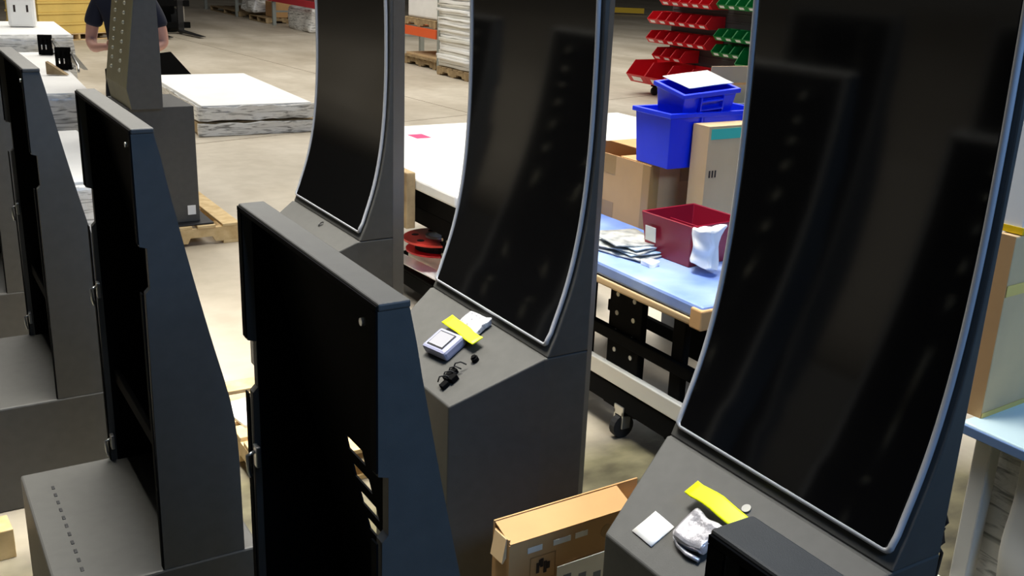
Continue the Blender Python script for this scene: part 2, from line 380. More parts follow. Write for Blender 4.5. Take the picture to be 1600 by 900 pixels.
t = empty('white_foam_sheet', (1.05, 3.56, .131), R(10), 'small white foam sheet lying on the pallet of the farthest curved-screen cabinet', 'foam')
o = bx('sheet', WHITE, t, -.07, .09, -.12, .10, 0, .012, 0); crumple(o, .003, 8, 2)
t = empty('wooden_batten', (.05, 3.17, 0), R(4), 'short pale wooden block at the left edge beside the second open cabinet shell', 'wood')
bx('block', WOOD, t, -.30, .125, -.05, .05, .0, .10, .003)

# ------------------------------------------------------------------ studded pillar cabinet
t = empty('studded_cabinet', (1.45, 6.55, .13), 0, 'slim black cabinet with olive studded face, standing on a pallet beside the person', 'cabinet')
X0, Y0 = 1.45, 6.55
bx('base', BLK, t, 1.25-X0, 1.65-X0, 6.42-Y0, 6.98-Y0, .012, .745, .004)
pz = lambda z: z-.13
side = [(1.272-X0, pz(.876)), (1.252-X0, pz(1.0)), (1.330-X0, pz(1.52)), (1.39-X0, pz(2.0)), (1.43-X0, pz(2.0)), (1.452-X0, pz(1.5)), (1.456-X0, pz(1.2)), (1.452-X0, pz(.876))]
o = newobj('pillar', prism(bmesh.new(), side, 6.36-Y0, 6.96-Y0), BLK, t)
# olive face plates following the front edge
def face(p, q, name):
    bm = bmesh.new(); d = .004
    pts = [(p[0]-d, p[1]), (p[0]-.0005, p[1]), (q[0]-.0005, q[1]), (q[0]-d, q[1])]
    return newobj(name, prism(bm, pts, 6.364-Y0, 6.956-Y0), OLV, t)
face(side[0], side[1], 'lower_face_plate'); face(side[1], side[2], 'face_plate'); face(side[2], side[3], 'upper_face_plate')
st = None
for yy in (6.56, 6.80):
    for k in range(16):
        z = 1.085+k*.056
        x = (1.252+(z-1.0)*.15) if z < 1.52 else 1.330+(z-1.52)*.125
        if st is None:
            bm = bmesh.new(); bmesh.ops.create_uvsphere(bm, u_segments=8, v_segments=6, radius=.0125); st = newobj('stud', bm, STUD, t, smooth=True); q = st
        else: q = st.copy(); COL.objects.link(q); q.parent = t
        q.location = (x-X0-.005, yy-Y0, pz(z))
bx('white_label', LABELP, t, 1.575-X0, 1.625-X0, 6.416-Y0, 6.4195-Y0, .06, .12, .0)
bx('base_plate', BLK2, t, 1.24-X0, 1.72-X0, 6.36-Y0, 7.02-Y0, 0, .012, .003)
pallet((1.44, 6.86, 0), R(90), 1.04, .88, 'bright pine pallet under the studded black cabinet')

# ------------------------------------------------------------------ things on the consoles
SL = math.atan(.5625)
def console_empty(name, x, y, rz, label, cat):
    """an Empty lying on a sloping console lid: local z is the lid normal"""
    o = bpy.data.objects.new(name, None); o.empty_display_size = .05; COL.objects.link(o)
    o.location = (x, y, .80+(x-1.455)*.5625+.0008); o.rotation_mode = 'XYZ'
    o.matrix_world = Matrix.Translation(o.location) @ Matrix.Rotation(-SL, 4, 'Y') @ Matrix.Rotation(rz, 4, 'Z')
    return tag(o, label, cat)
t = console_empty('card_reader', 1.335, 2.475, R(8), 'pale lilac-grey card reader with square window on the middle cabinet console', 'card reader')
bx('housing', LILAC, t, -.045, .04, -.055, .06, 0, .034, .009)
bx('window_frame', BLK2, t, -.032, .028, -.036, .042, .034, .0355, .0)
bx('window', GLASSG, t, -.028, .024, -.032, .038, .0355, .037, .0)
t = console_empty('yellow_tape_strip', 1.392, 2.468, R(-2), 'fluorescent yellow tape strip lying over the grey card reader', 'tape')
o = newobj('tape', box(bmesh.new(), -.02, .018, -.10, .10, .026, .029), YEL, t); crumple(o, .006, 12, 3)
t = console_empty('clear_plastic_bag', 1.43, 2.475, R(10), 'small crinkled clear plastic bag behind the card reader', 'bag')
o = newobj('bag', box(bmesh.new(), -.045, .035, -.05, .05, .004, .022, .004), CLEAR, t); crumple(o, .012, 25, 2, 3)
t = console_empty('round_cap', 1.351, 2.335, 0, 'small black round cap beside the card reader', 'cap')
bm = bmesh.new(); cyl(bm, (0, 0, .006), .011, .012, 12); cyl(bm, (0, 0, .014), .007, .008, 12); newobj('cap_body', bm, BLKM, t)
t = console_empty('cable_bundle', 1.275, 2.34, R(5), 'short bundle of black connectors at the front of the middle console', 'cable')
for k, (dx, dy, ln) in enumerate([(-.03, -.012, .05), (-.005, .0, .06), (.018, .008, .05), (0, -.02, .045)]):
    bx('connector', BLKM, t, dx-.012, dx+.012, dy-ln*.2, dy+ln*.2, 0, .014+.004*(k % 2), .002)
bm = bmesh.new()
for k in range(4):
    tube(bm, [(-.035+k*.02, .01, .014), (-.025+k*.02, .004, .028), (-.012+k*.02, -.006, .026), (-.004+k*.02, -.014, .012)], .0022, 5)
newobj('wire', bm, RUB, t, smooth=True)
# on the nearest cabinet
t = console_empty('white_card', 1.279, 1.438, R(45-2), 'white square card lying on the console of the nearest cabinet', 'card')
o = newobj('card', box(bmesh.new(), -.033, .033, -.033, .033, 0, .003), LABELP, t); crumple(o, .0015, 20, 2)
o.rotation_euler.z = R(-45)
t = console_empty('silver_foil_bag', 1.325, 1.325, R(0), 'shiny silver wrapped part beside the yellow tape on nearest console', 'bag')
o = newobj('foil_body', box(bmesh.new(), -.045, .03, -.035, .05, .004, .030, .008), FOIL, t); crumple(o, .012, 18, 3, 5)
bm = bmesh.new(); tube(bm, [(-.05, -.03, .006), (-.056, 0, .010), (-.052, .03, .008), (-.04, .055, .006)], .005, 6)
newobj('foil_rim', bm, FOIL, t, smooth=True)
t = console_empty('yellow_tape_strip', 1.378, 1.345, R(-3), 'fluorescent yellow tape strip over the silver bag on nearest console', 'tape')
o = newobj('tape', box(bmesh.new(), -.02, .018, -.085, .085, .034, .037), YEL, t); crumple(o, .008, 12, 3, 2)
t = console_empty('steel_washer', 1.415, 1.313, 0, 'small round steel disc at the screen foot of the nearest cabinet', 'washer')
bm = bmesh.new(); cyl(bm, (0, 0, .002), .010, .004, 16); newobj('disc', bm, ZINC, t)
t = console_empty('wire_ring', 1.438, 3.745, 0, 'tiny dark wire ring on the farthest cabinet console', 'ring')
bm = bmesh.new(); tube(bm, [(.012*math.cos(a_), .010*math.sin(a_), .003) for a_ in [k*math.pi/6 for k in range(11)]], .002, 5); newobj('wire', bm, BLK2, t)

# ------------------------------------------------------------------ work tables behind the cabinets
TZ = .72
def work_table(y0, y1, x1, label, legs, topmat, edgemat=None, x0=2.31, legw=.13, lx=.10, thick=.035):
    t = empty('work_table', (x0, (y0+y1)/2, 0), 0, label, 'table'); a, c, D = y0-(y0+y1)/2, (y1-y0)/2, x1-x0
    bx('tabletop', topmat, t, 0, D, a, c, TZ-thick, TZ, .012)
    bx('top_frame', BLKM, t, .05, D-.05, a+.05, c-.05, TZ-thick-.02, TZ-thick-.001, .004)
    for ly in legs:
        for xx in (lx, D-.12):
            l = bx('leg', BLKM, t, xx, xx+.035, ly-legw/2, ly+legw/2, .15, TZ-.10, .006)
            if xx == lx:
                for k in range(5):
                    for s in (-1, 1):
                        newobj('adjustment_hole', cyl(bmesh.new(), (xx-.001, ly+s*legw*.28, .25+k*.082), .009, .003, 10, axis='X'), STUD, l)
            cs = newobj('caster', cyl(bmesh.new(), (xx+.02, ly, .05), .05, .03, 18, axis='Y'), RUB, t)
            b2 = box(bmesh.new(), xx, xx+.04, ly-.03, ly-.02, .045, .12, .002); box(b2, xx, xx+.04, ly+.02, ly+.03, .045, .12, .002); box(b2, xx, xx+.04, ly-.03, ly+.03, .11, .15, .002)
            newobj('caster_fork', b2, ZINC, cs)
    return t, a, c, D
def rail(t, m, x0, x1, y0, y1, z0, z1, name='rail'): return bx(name, m, t, x0, x1, y0, y1, z0, z1, .004)
# middle (blue) table
tb, a, c, D = work_table(2.455, 3.98, 3.16, 'black wheeled work table with a blue padded top and cartons on it', [], BLUT, thick=.055)
oy = -(2.455+3.98)/2
for y0, y1, kind in ((2.87, 3.08, 1), (2.62, 2.69, 0), (3.20, 3.31, 1), (3.80, 3.90, 0)):
    for xx in (.085, D-.12):
        l = bx('leg', BLKM, tb, xx, xx+.03, y0+oy, y1+oy, .10, TZ-.06, .006)
        if kind and xx < .2:
            for k in range(5):
                for s_ in (.25, .75):
                    newobj('adjustment_hole', cyl(bmesh.new(), (xx-.001, y0+oy+(y1-y0)*s_, .27+k*.078), .010, .003, 10, axis='X'), PAPER2, l)
for ly in (2.94, 3.85):
    for xx in (.06, D-.13):
        cs = newobj('caster', cyl(bmesh.new(), (xx+.02, ly+oy, .05), .05, .03, 18, axis='Y'), RUB, tb)
        b2 = box(bmesh.new(), xx, xx+.04, ly+oy-.03, ly+oy-.02, .045, .12, .002); box(b2, xx, xx+.04, ly+oy+.02, ly+oy+.03, .045, .12, .002); box(b2, xx, xx+.04, ly+oy-.03, ly+oy+.03, .10, .14, .002)
        newobj('caster_fork', b2, ZINC, cs)
rail(tb, BLKM, .07, .10, a+.03, c-.03, .385, .435)
rail(tb, PAPER2, .06, .09, a+.03, c-.03, .215, .285, 'shelf_edge'); rail(tb, BLKM, .065, .10, a+.03, c-.03, .12, .21); rail(tb, BLKM, D-.10, D-.07, a+.03, c-.03, .12, .18)
bx('corner_cardboard', CARD, tb, -.010, .06, a-.010, a+.05, TZ-.085, TZ-.010, .006)
o = bx('foam_edge', CARDL, tb, -.002, .03, a+.05, c-.02, TZ-.085, TZ-.058, .004); crumple(o, .006, 9, 2)
# left (white) table
tw, a, c, D = work_table(4.22, 6.1, 3.46, 'black wheeled work table covered with a thick white sheet', [-.64, .84], BLKM, legw=.09)
o = bx('white_sheet', WHITE, tw, -.02, D+.02, a-.02, c+.02, TZ-.05, TZ+.012, .012)
bx('magenta_tape', MAG, tw, .50, .60, c-.44, c-.30, TZ+.0125, TZ+.0135, 0)
rail(tw, BLKM, .07, .10, a+.03, c-.03, TZ-.27, TZ-.18); rail(tw, BLKM, .05, .065, a+.03, c-.03, TZ-.17, TZ-.05)
rail(tw, BLKM, .05, .09, a+.03, c-.03, .07, .15); rail(tw, BLKM, .05, .55, a+.03, a+1.0, .15, .165, 'shelf')
# plank leaning at the left table
bx('edge_board', WOODD, tw, -.075, -.022, -.54, -.30, .47, .765, .006)
# red spool on a white carton on the lower shelf
t = empty('carton', (2.62, 4.74, .166), R(4), 'white open carton on the lower shelf under the red spool', 'box')
bx('carton_body', PAPER2, t, -.2, .2, -.22, .22, 0, .13, .004); bx('flap', PAPER, t, -.27, -.2, -.26, .26, .10, .108, .002, Matrix.Rotation(R(-12), 4, 'Y'))
bx('red_stripe', RED, t, -.203, -.2, -.22, .22, .0, .05, 0)
t = empty('cable_spool', (2.47, 4.72, .318), 0, 'red plastic cable spool lying on its side under the white-covered table', 'spool')
def ringmesh(r0, r1, z0, z1, n=40, holes=0):
    bm = bmesh.new(); rows = []
    for i in range(n):
        a_ = 2*math.pi*i/n; cs, sn = math.cos(a_), math.sin(a_)
        rows.append([bm.verts.new((r*cs, r*sn, z)) for r, z in ((r0, z0), (r1, z0), (r1, z1), (r0, z1))])
    for i in range(n):
        p, q = rows[i], rows[(i+1) % n]
        for k in range(4): bm.faces.new((p[k], p[(k+1) % 4], q[(k+1) % 4], q[k]))
    return bm
newobj('flange', ringmesh(.06, .185, .05, .062), mat('bright_red_plastic', (226, 62, 52), .35), t); newobj('flange', ringmesh(.06, .17, -.01, 0), RED, t)
newobj('hub', ringmesh(.05, .064, -.01, .072), PAPER2, t); newobj('wound_cable', ringmesh(.064, .12, 0, .05), RUB, t)
for k in range(6):
    newobj('flange_hole', cyl(bmesh.new(), (.125*math.cos(k*1.047+.3), .125*math.sin(k*1.047+.3), .0625), .02, .002, 14), RUB, t)
# right (white-edged) table
tr = empty('packing_table', (2.33, .6, 0), 0, 'white-legged packing table at the right edge under a large carton', 'table')
bx('tabletop', CYAN, tr, 0, 1.0, -1.3, .86, TZ-.03, TZ, .008); bx('edge_strip', BLUF, tr, -.008, .0, -1.3, .86, TZ-.03, TZ-.004, .002)
for ly in (.80, .42, -.1, -.7):
    for xx in (.03, .9): bx('leg', PAPER2, tr, xx, xx+.045, ly-.025, ly+.025, 0, TZ-.03, .005)
bx('rail', PAPER2, tr, .0, .03, -1.2, .86, .18, .24, .004)
o = bx('plastic_wrap', WRAP, tr, .085, .10, .30, .84, .10, TZ-.04, .004); crumple(o, .018, 9, 4, 4)
o = bx('foam_wrap', PAPER2, tr, .035, .08, .46, .70, .04, TZ-.035, .004); crumple(o, .02, 6, 4, 9)
t = empty('cable_coil', (2.27, 1.48, .0), 0, 'tangled black cables hanging beside the white-legged table', 'cable')
bm = bmesh.new()
for k in range(10):
    pts = [(random.uniform(-.03, .03)+.02, .05*math.cos(a_+k)+random.uniform(-.01, .01), .40+.10*math.sin(a_)+random.uniform(-.02, .02)-k*.012) for a_ in [j*math.pi/5 for j in range(10)]]
    tube(bm, pts, .005, 5, True)
newobj('cable_loop', bm, RUB, t, smooth=True)
bm = bmesh.new(); tube(bm, [(.02, 0, .30), (.02, .01, .1), (.03, .02, .004)], .006, 6); newobj('cable_end', bm, RUB, t)
t = empty('large_carton', (2.39, 1.44, TZ), R(3), 'large pale cardboard carton with yellow tape on the packing table at right edge', 'box')
bx('carton_body', CARDL, t, 0, .8, 0, .05, 0, .50, .004)
bx('tape', YELB, t, .0, .8, -.0025, -.0005, .34, .37, 0); bx('corner_strip', CARD, t, -.003, -.0005, 0, .05, 0, .50, 0)
bx('bottom_edge_tape', YELB, t, .0, .8, -.0025, -.0005, 0, .014, 0)
t = empty('white_carton', (2.41, 1.44, TZ+.503), R(3), 'white carton with a yellow lower edge on the large pale carton', 'box')
bx('carton_body', PAPER, t, 0, .7, 0, .06, 0, .3, .004); bx('yellow_edge', YELR, t, -.002, .702, -.002, .062, 0, .018, 0)

# ------------------------------------------------------------------ cartons and bins on the blue table
def carton(name, loc, rz, L, W, H, label, m=CARD, open_top=False, tape=True, flaps=()):
    t = empty(name, loc, rz, label, 'box'); th = .005
    bm = box(bmesh.new(), 0, L, 0, th, 0, H); box(bm, 0, L, W-th, W, 0, H); box(bm, 0, th, th, W-th, 0, H); box(bm, L-th, L, th, W-th, 0, H); box(bm, th, L-th, th, W-th, 0, th)
    newobj('carton_wall', bm, m, t)
    if not open_top: bx('lid', m, t, 0, L, 0, W, H, H+.004, .001)
    if tape:
        bx('tape', TAPE, t, L*.42, L*.58, -.0012, -.0002, H*.72, H, 0); bx('tape', TAPE, t, -.0012, -.0002, W*.42, W*.58, H*.7, H, 0)
        bx('tape', TAPE, t, -.0012, -.0002, W*.42, W*.58, 0, H*.25, 0)
        bx('tape', TAPE, t, -.0012, .0, 0, .05, 0, H, 0); bx('tape', TAPE, t, 0, .05, -.0012, 0, 0, H, 0)
    return t
t = carton('taped_carton', (2.775, 3.352, TZ), R(0), .40, .58, .285, 'brown taped carton under the large blue tote on the blue table', CARD, True)
bx('flap', CARD, t, 0.005, .395, .0, .22, .285, .289, .001); bx('flap', CARD, t, .2, .395, .22, .56, .285, .289, .001)
def tote(name, m, L, W, H, label, parent_loc, rz, tilt=(0, 0), taper=.02, lip=.012, cat='bin', handle=True):
    t = empty(name, parent_loc, rz, label, cat); t.rotation_euler = (tilt[0], tilt[1], rz)
    bm = bmesh.new(); th = .005
    def ring(ins, z, ex=0): return [bm.verts.new(v) for v in [(ins-ex, ins-ex, z), (L-ins+ex, ins-ex, z), (L-ins+ex, W-ins+ex, z), (ins-ex, W-ins+ex, z)]]
    rs = [ring(taper, 0), ring(0, H-.02), ring(0, H-.02, lip), ring(0, H, lip), ring(th, H), ring(taper+th, th)]
    for p, q in zip(rs, rs[1:]):
        for i in range(4): bm.faces.new((p[i], p[(i+1) % 4], q[(i+1) % 4], q[i]))
    bm.faces.new(rs[0]); bm.faces.new(rs[-1]); o = newobj('shell', bm, m, t)
    bv = o.modifiers.new('b', 'BEVEL'); bv.width = .003; bv.segments = 2
    if handle:
        bx('grip', m, t, L*.30, L*.72, -.018, .004, H*.48, H*.54, .003); bx('grip', m, t, L*.30, L*.72, -.018, .004, H*.72, H*.78, .003)
        for x in (L*.3, L*.72): bx('rib', m, t, x-.004, x+.004, -.016, .004, H*.25, H-.02, .002)
    return t
t = tote('blue_tote', BLU, .50, .24, .235, 'large blue plastic tote standing on the brown taped carton', (2.765, 3.235, TZ+.291), R(-1), taper=.012, handle=False)
bx('reinforced_side', BLU, t, .16, .49, -.010, .004, .14, .22, .004); bx('rib', BLU, t, .155, .175, -.010, .006, .0, .22, .004)
t = tote('small_blue_tote', BLU, .28, .19, .15, 'smaller blue tote tilted inside the top of the large blue tote', (2.84, 3.262, TZ+.455), R(-2), tilt=(R(10), R(-4)), taper=.014)
t = empty('paper_sheet', (2.86, 3.25, TZ+.622), R(-4), 'printed white paper sheets lying across the small blue tote', 'paper'); t.rotation_euler = (R(10), R(-4), R(-2))
o = newobj('sheet', box(bmesh.new(), 0, .24, 0, .18, 0, .003), PAPER, t); crumple(o, .0025, 10, 3)
bx('printed_line', INK, t, .05, .052, .03, .14, .010, .0105, 0)
t = carton('tall_carton', (2.88, 3.125, TZ), R(0), .27, .10, .48, 'tall pale carton with a teal tape band beside the blue tote', CARDL, False, False)
bx('teal_band', TEAL, t, .012, .265, -.0025, -.0008, .43, .473, 0)
for k in range(3): bx('printed_mark', INK, t, .018+k*.016, .026+k*.016, -.0015, -.0008, .27, .30, 0)
# maroon hopper bin
t = empty('maroon_bin', (2.56, 2.82, TZ), R(3), 'dark red plastic bin with a white glove hanging over its side', 'bin')
bm = bmesh.new()
def openbox(bm, L, W, H, tp, th=.006):
    def ring(ins, z): return [bm.verts.new(v) for v in [(ins, ins, z), (L-ins, ins, z), (L-ins, W-ins, z), (ins, W-ins, z)]]
    rs = [ring(tp, 0), ring(0, H), ring(th, H), ring(tp+th, th)]
    for p, q in zip(rs, rs[1:]):
        for i in range(4): bm.faces.new((p[i], p[(i+1) % 4], q[(i+1) % 4], q[i]))
    bm.faces.new(rs[0]); bm.faces.new(rs[-1]); return bm
openbox(bm, .29, .29, .17, .02); o = newobj('shell', bm, MAR, t); o.modifiers.new('b', 'BEVEL').width = .003
bx('divider', MAR, t, .14, .146, .02, .27, .02, .13, .001); bx('paper_label', PAPER2, t, -.0005, .0015, .19, .25, .06, .12, 0, Matrix.Rotation(R(-4), 4, 'Y'))
t = empty('white_glove', (2.56, 2.70, TZ+.01), R(20), 'crumpled white foam glove hanging on the dark red bin', 'glove')
o = newobj('glove_body', box(bmesh.new(), -.005, .105, .0, .09, .02, .18, .02), PAPER, t); crumple(o, .030, 15, 3, 6)
# printed bags
bag_d = [(2.50, 3.10, .0, 12, BAGG), (2.53, 3.12, .009, -6, BAGB), (2.50, 3.13, .018, 20, BAGG), (2.54, 3.14, .027, 4, BAGB), (2.51, 3.17, .036, -12, BAGG), (2.47, 3.36, .0, 40, BAGB)]
words = ['bottom', 'second from the bottom', 'third from the bottom', 'second from the top', 'top']
for i, (x, y, z, r_, m) in enumerate(bag_d):
    lab = 'flat blue and white bag lying left of the bag pile on the blue table' if i == 5 else 'flat printed plastic bag on the blue table, %s of its pile' % words[i]
    t = empty('plastic_bag', (x, y, TZ+.006+z), R(r_), lab, 'bag', 'printed plastic bags on the blue table')
    o = newobj('bag_body', box(bmesh.new(), -.09, .11, -.12, .12, 0, .004), m, t); crumple(o, .0055, 13, 3, i)
t = empty('crumpled_tissue', (2.46, 2.93, TZ), 0, 'small crumpled white tissue beside the dark red bin', 'tissue')
o = newobj('tissue', box(bmesh.new(), -.025, .025, -.03, .03, 0, .02, .004), PAPER, t); crumple(o, .01, 30, 2, 8)
# grey tote with open carton, behind
t = tote('grey_waste_bin', GRY, .40, .30, 1.22, 'tall grey plastic bin holding an open carton behind the blue totes', (3.28, 3.56, 0), R(-6), handle=False)
t = carton('open_carton', (3.36, 3.62, TZ+.42), R(-6), .24, .18, .17, 'open pale carton standing in the tall grey bin', CARDL, True, False)
bx('flap', CARDL, t, -.07, .24, -.001, .003, .17, .25, .001, Matrix.Rotation(R(8), 4, 'X')); bx('flap', CARDL, t, .2, .3, .0, .18, .15, .156, .001)

# ------------------------------------------------------------------ carton standing between the cabinets
t = empty('shipping_carton', (1.205, 1.885, 0), R(1), 'tall brown shipping carton on the floor between two screen cabinets', 'box')
CL, CW = .47, .08
bm = box(bmesh.new(), 0, CL, 0, .005, 0, .43); box(bm, 0, CL, CW-.005, CW, 0, .465); box(bm, 0, .005, .005, CW-.005, 0, .445); box(bm, CL-.005, CL, .005, CW-.005, 0, .43); box(bm, .005, CL-.005, .005, CW-.005, 0, .005)
newobj('carton_wall', bm, CARD, t)
newobj('flap', prism(bmesh.new(), [(-.001, .431), (CW-.006, .458), (CW-.006, .462), (-.001, .435)], .002, CL-.075, 'X'), CARD, t)
newobj('flap', prism(bmesh.new(), [(.0, .430), (.004, .434), (.055, .405), (.051, .401)], CL-.07, CL-.005, 'X'), CARDL, t)
newobj('corner_tab', prism(bmesh.new(), [(-.003, .445), (-.0005, .445), (-.0005, .39), (-.012, .375), (-.014, .377)], .012, CW-.012), CARDL, t)
for k, (x0, x1) in enumerate([(.055, .10), (.135, .19), (.205, .245)]): bx('white_sticker', PAPER2, t, x0, x1, -.0018, -.0005, .392, .408, 0)
newobj('round_stamp', cyl(bmesh.new(), (.31, -.001, .385), .02, .001, 20, axis='Y'), TAPE, t)
for x0, z0, hh in ((.085, .325, .03), (.097, .34, .025), (.108, .32, .034), (.092, .345, .018), (.118, .33, .02)): bx('printed_mark', INK, t, x0, x0+.009, -.0020, -.0008, z0, z0+hh, 0)
newobj('printed_frame', box(box(box(box(bmesh.new(), .065, .067, -.0012, -.0004, .30, .375), .143, .145, -.0012, -.0004, .30, .375), .065, .145, -.0012, -.0004, .373, .375), .065, .145, -.0012, -.0004, .30, .302), TAPE, t)
o = bx('shipping_label', PAPER, t, .15, .46, -.006, -.002, .05, .325, .0)
for k in range(5): bx('printed_line', GRY, t, .17+k*.05, .195+k*.05, -.0068, -.006, .24, .295-.012*(k % 3), 0)

# ------------------------------------------------------------------ wrapped white pallets of panels, left
def wrapped(loc, rz, L, W, H, label, wrapm=WRAP, z0=0, layers=3, cat='stack', seed=1):
    t = empty('wrapped_panel_stack', loc, rz, label, cat)
    hh = (H-z0)/layers
    for k in range(layers):
        dx, dy = random.uniform(-.012, .012), random.uniform(-.012, .012)
        o = bx('white_panel', WHITE, t, -L/2+dx, L/2+dx, -W/2+dy, W/2+dy, z0+k*hh+.004, z0+(k+1)*hh, .006)
    for nm, a_ in (('front_film', (-L/2-.02, L/2+.02, -W/2-.03, -W/2-.014)), ('side_film', (-L/2-.03, -L/2-.014, -W/2-.02, W/2+.02))):
        q = bx(nm, wrapm, t, *a_, z0, H-.01, .0); crumple(q, .02, 8, 4, seed)
    return t
wrapped((3.29, 11.43, .150), R(-2), 1.12, 2.55, .15, 'white film-wrapped flat stack on the wide pallet, in the open floor')
pallet((3.31, 11.45, 0), R(-2), 1.22, 2.6, 'wide film-wrapped pallet under the white flat stack in the open floor', WOODD, 9)
t = empty('film_skirt', (3.31, 11.45, 0), R(-2), 'crinkled clear film wound round the wide pallet in the open floor', 'plastic film')
o = bx('film', WRAP, t, -.63, .63, -1.35, -1.325, .005, .125, 0); crumple(o, .014, 9, 4, 2)
wrapped((.80, 6.45, 0), R(0), .58, 1.6, .62, 'tall white wrapped panel stack behind the second open cabinet shell', layers=6)
wrapped((1.03, 9.35, 0), R(-3), .70, 2.9, .78, 'white wrapped panel stack with black brackets on it, behind the first white stack', layers=7)
wrapped((1.28, 11.9, 0), R(-3), .90, 1.7, .92, 'farthest white wrapped panel stack on the left, carrying a white crate', layers=6)
for (x, y, lab) in ((1.36, 10.45, 'farther of two black slotted brackets standing on the white panel stack'), (1.33, 9.25, 'nearer of two black slotted brackets standing on the white panel stack')):
    t = empty('slotted_bracket', (x, y, .787), R(-20), lab, 'bracket', 'black slotted brackets on the white stack')
    bm = bmesh.new()
    for px in (-.055, -.018, .018, .045): box(bm, px, px+.022, 0, .03, 0, .15, .001)
    box(bm, -.055, .067, 0, .03, .09, .18, .004); box(bm, -.055, .067, 0, .03, 0, .045, .002)
    newobj('slotted_plate', bm, BLKM, t)
    bx('foot', BLKM, t, -.055, .067, 0, .08, 0, .01, .002)
    newobj('knob', cyl(bmesh.new(), (.08, -.005, .14), .012, .02, 10, axis='Y'), ZINC, t)
    newobj('brace', prism(bmesh.new(), [(.066, .14), (.066, .06), (.16, .0), (.19, .0), (.10, .12)], .005, .02), ZINC, t)
    bm = tube(bmesh.new(), [(.075, 0, .13), (.15, -.16, .055), (.17, -.26, .015)], .010, 6)
    newobj('strut', bm, ZINC, t, smooth=True)
t = empty('wooden_wedge', (1.16, 8.95, .787), R(-30), 'wooden wedge lying in front of the nearer slotted bracket', 'wood')
newobj('wedge', prism(bmesh.new(), [(0, 0), (.16, 0), (.0, .10)], 0, .05), WOODD, t)
t = empty('white_crate', (1.38, 12.0, .925), R(-10), 'white plastic crate with two hand slots on the farthest white stack', 'crate')
bx('crate_body', PAPER, t, -.13, .13, -.12, .12, 0, .36, .03)
for x in (-.07, .05): bx('hand_slot', INK, t, x, x+.02, -.1215, -.12, .15, .22, 0)
t = empty('tan_carton', (.82, 9.7, .787), R(-4), 'tan carton at the far left edge, standing on the white panel stack', 'box')
bx('carton_body', CARDL, t, -.08, .06, -.1, .2, 0, .34, .004)
# low black trolley with a cardboard flap, right of the pillar
t = empty('black_trolley', (2.95, 13.35, 0), R(14), 'low black steel trolley behind the white flat stack', 'trolley')
newobj('tray', prism(bmesh.new(), [(-.5, .16), (.24, .16), (.38, .04), (.44, .08), (.43, .22), (.16, .52), (-.1, .50), (-.5, .30)], -.2, -.17), BLKM, t)
newobj('tray', prism(bmesh.new(), [(-.5, .16), (.24, .16), (.38, .04), (.44, .08), (.43, .22), (.16, .52), (-.1, .50), (-.5, .30)], .2, .23), BLKM, t)
bx('tray_floor', BLK2, t, -.5, .3, -.17, .2, .12, .15, .004)
for z in (.12, .20): newobj('bolt', cyl(bmesh.new(), (.38, -.205, z), .026, .02, 10, axis='Y'), ZINC, t)
for x in (-.35, .2): newobj('wheel', cyl(bmesh.new(), (x, 0, .06), .06, .3, 16, axis='Y'), RUB, t)
t = empty('cardboard_flap', (2.84, 13.3, .151), R(14), 'upright triangular cardboard piece standing in the black trolley', 'cardboard')
newobj('cardboard_piece', prism(bmesh.new(), [(-.2, 0), (.10, 0), (.0, .80), (-.2, .80)], -.02, .0), CARDL, t)

# ------------------------------------------------------------------ yellow crate stack on a pallet
rz = math.atan2(.66, .9)
rz = R(24)
pallet((3.08, 21.15, 0), rz, 1.55, 1.1, 'pale pallet carrying the yellow crate stack in the background', WOOD)
tiers = 7
for k in range(tiers):
    word = ['bottom', 'second', 'third', 'fourth', 'fifth', 'sixth', 'top'][k]
    t = empty('yellow_crate', (3.08, 21.15, .131+k*.19), rz, 'yellow flat crate, %s one counting up the background stack' % word, 'crate', 'yellow crates stacked on the pallet')
    bx('crate_body', YELB, t, -.75, .75, -.52, .52, 0, .15, .006); bx('lid_rim', YELB, t, -.765, .765, -.535, .535, .15, .188, .004)

# ------------------------------------------------------------------ forklift in the distance
t = empty('forklift', (5.15, 21.9, 0), R(8), 'black forklift mast and forks standing behind the person', 'forklift')
for x in (-.42, .34): bx('mast_rail', ZINC if x > 0 else BLK2, t, x, x+.09, 0, .14, 0, 2.3, .01)
for x in (-.34, .30): bx('inner_mast', BLKM, t, x, x+.05, -.02, .1, .05, 2.3, .006)
for z in (.12, .55, 1.0): bx('cross_bar', BLKM, t, -.5, .5, -.1, -.03, z, z+.12, .01)
bx('chassis', BLKM, t, -.42, .36, .3, 1.9, .12, 1.1, .06); bx('overhead_guard', BLKM, t, -.55, .55, .5, 1.6, 2.0, 2.06, .02)
for x in (-.5, .45): 
    for y in (.55, 1.55): bx('guard_post', BLKM, t, x, x+.05, y, y+.05, 1.1, 2.0, .006)
for x in (-.50, .26):
    newobj('wheel', cyl(bmesh.new(), (x+.08, .5, .24), .24, .18, 20, axis='X'), RUB, t)
    newobj('wheel', cyl(bmesh.new(), (x+.08, 1.6, .24), .24, .18, 20, axis='X'), RUB, t)
for x in (-.36, .30):
    newobj('fork', prism(bmesh.new(), [(-.10, .75), (-.06, .75), (-.06, .05), (-1.1, .02), (-1.1, .035), (-.10, .10)], x-.05, x+.05, 'X') if False else prism(bmesh.new(), [(-.10, .75), (-.055, .75), (-.055, .04), (-1.15, .03), (-1.15, .04), (-.10, .085)], x-.06, x+.06, 'X'), BLK2, t)

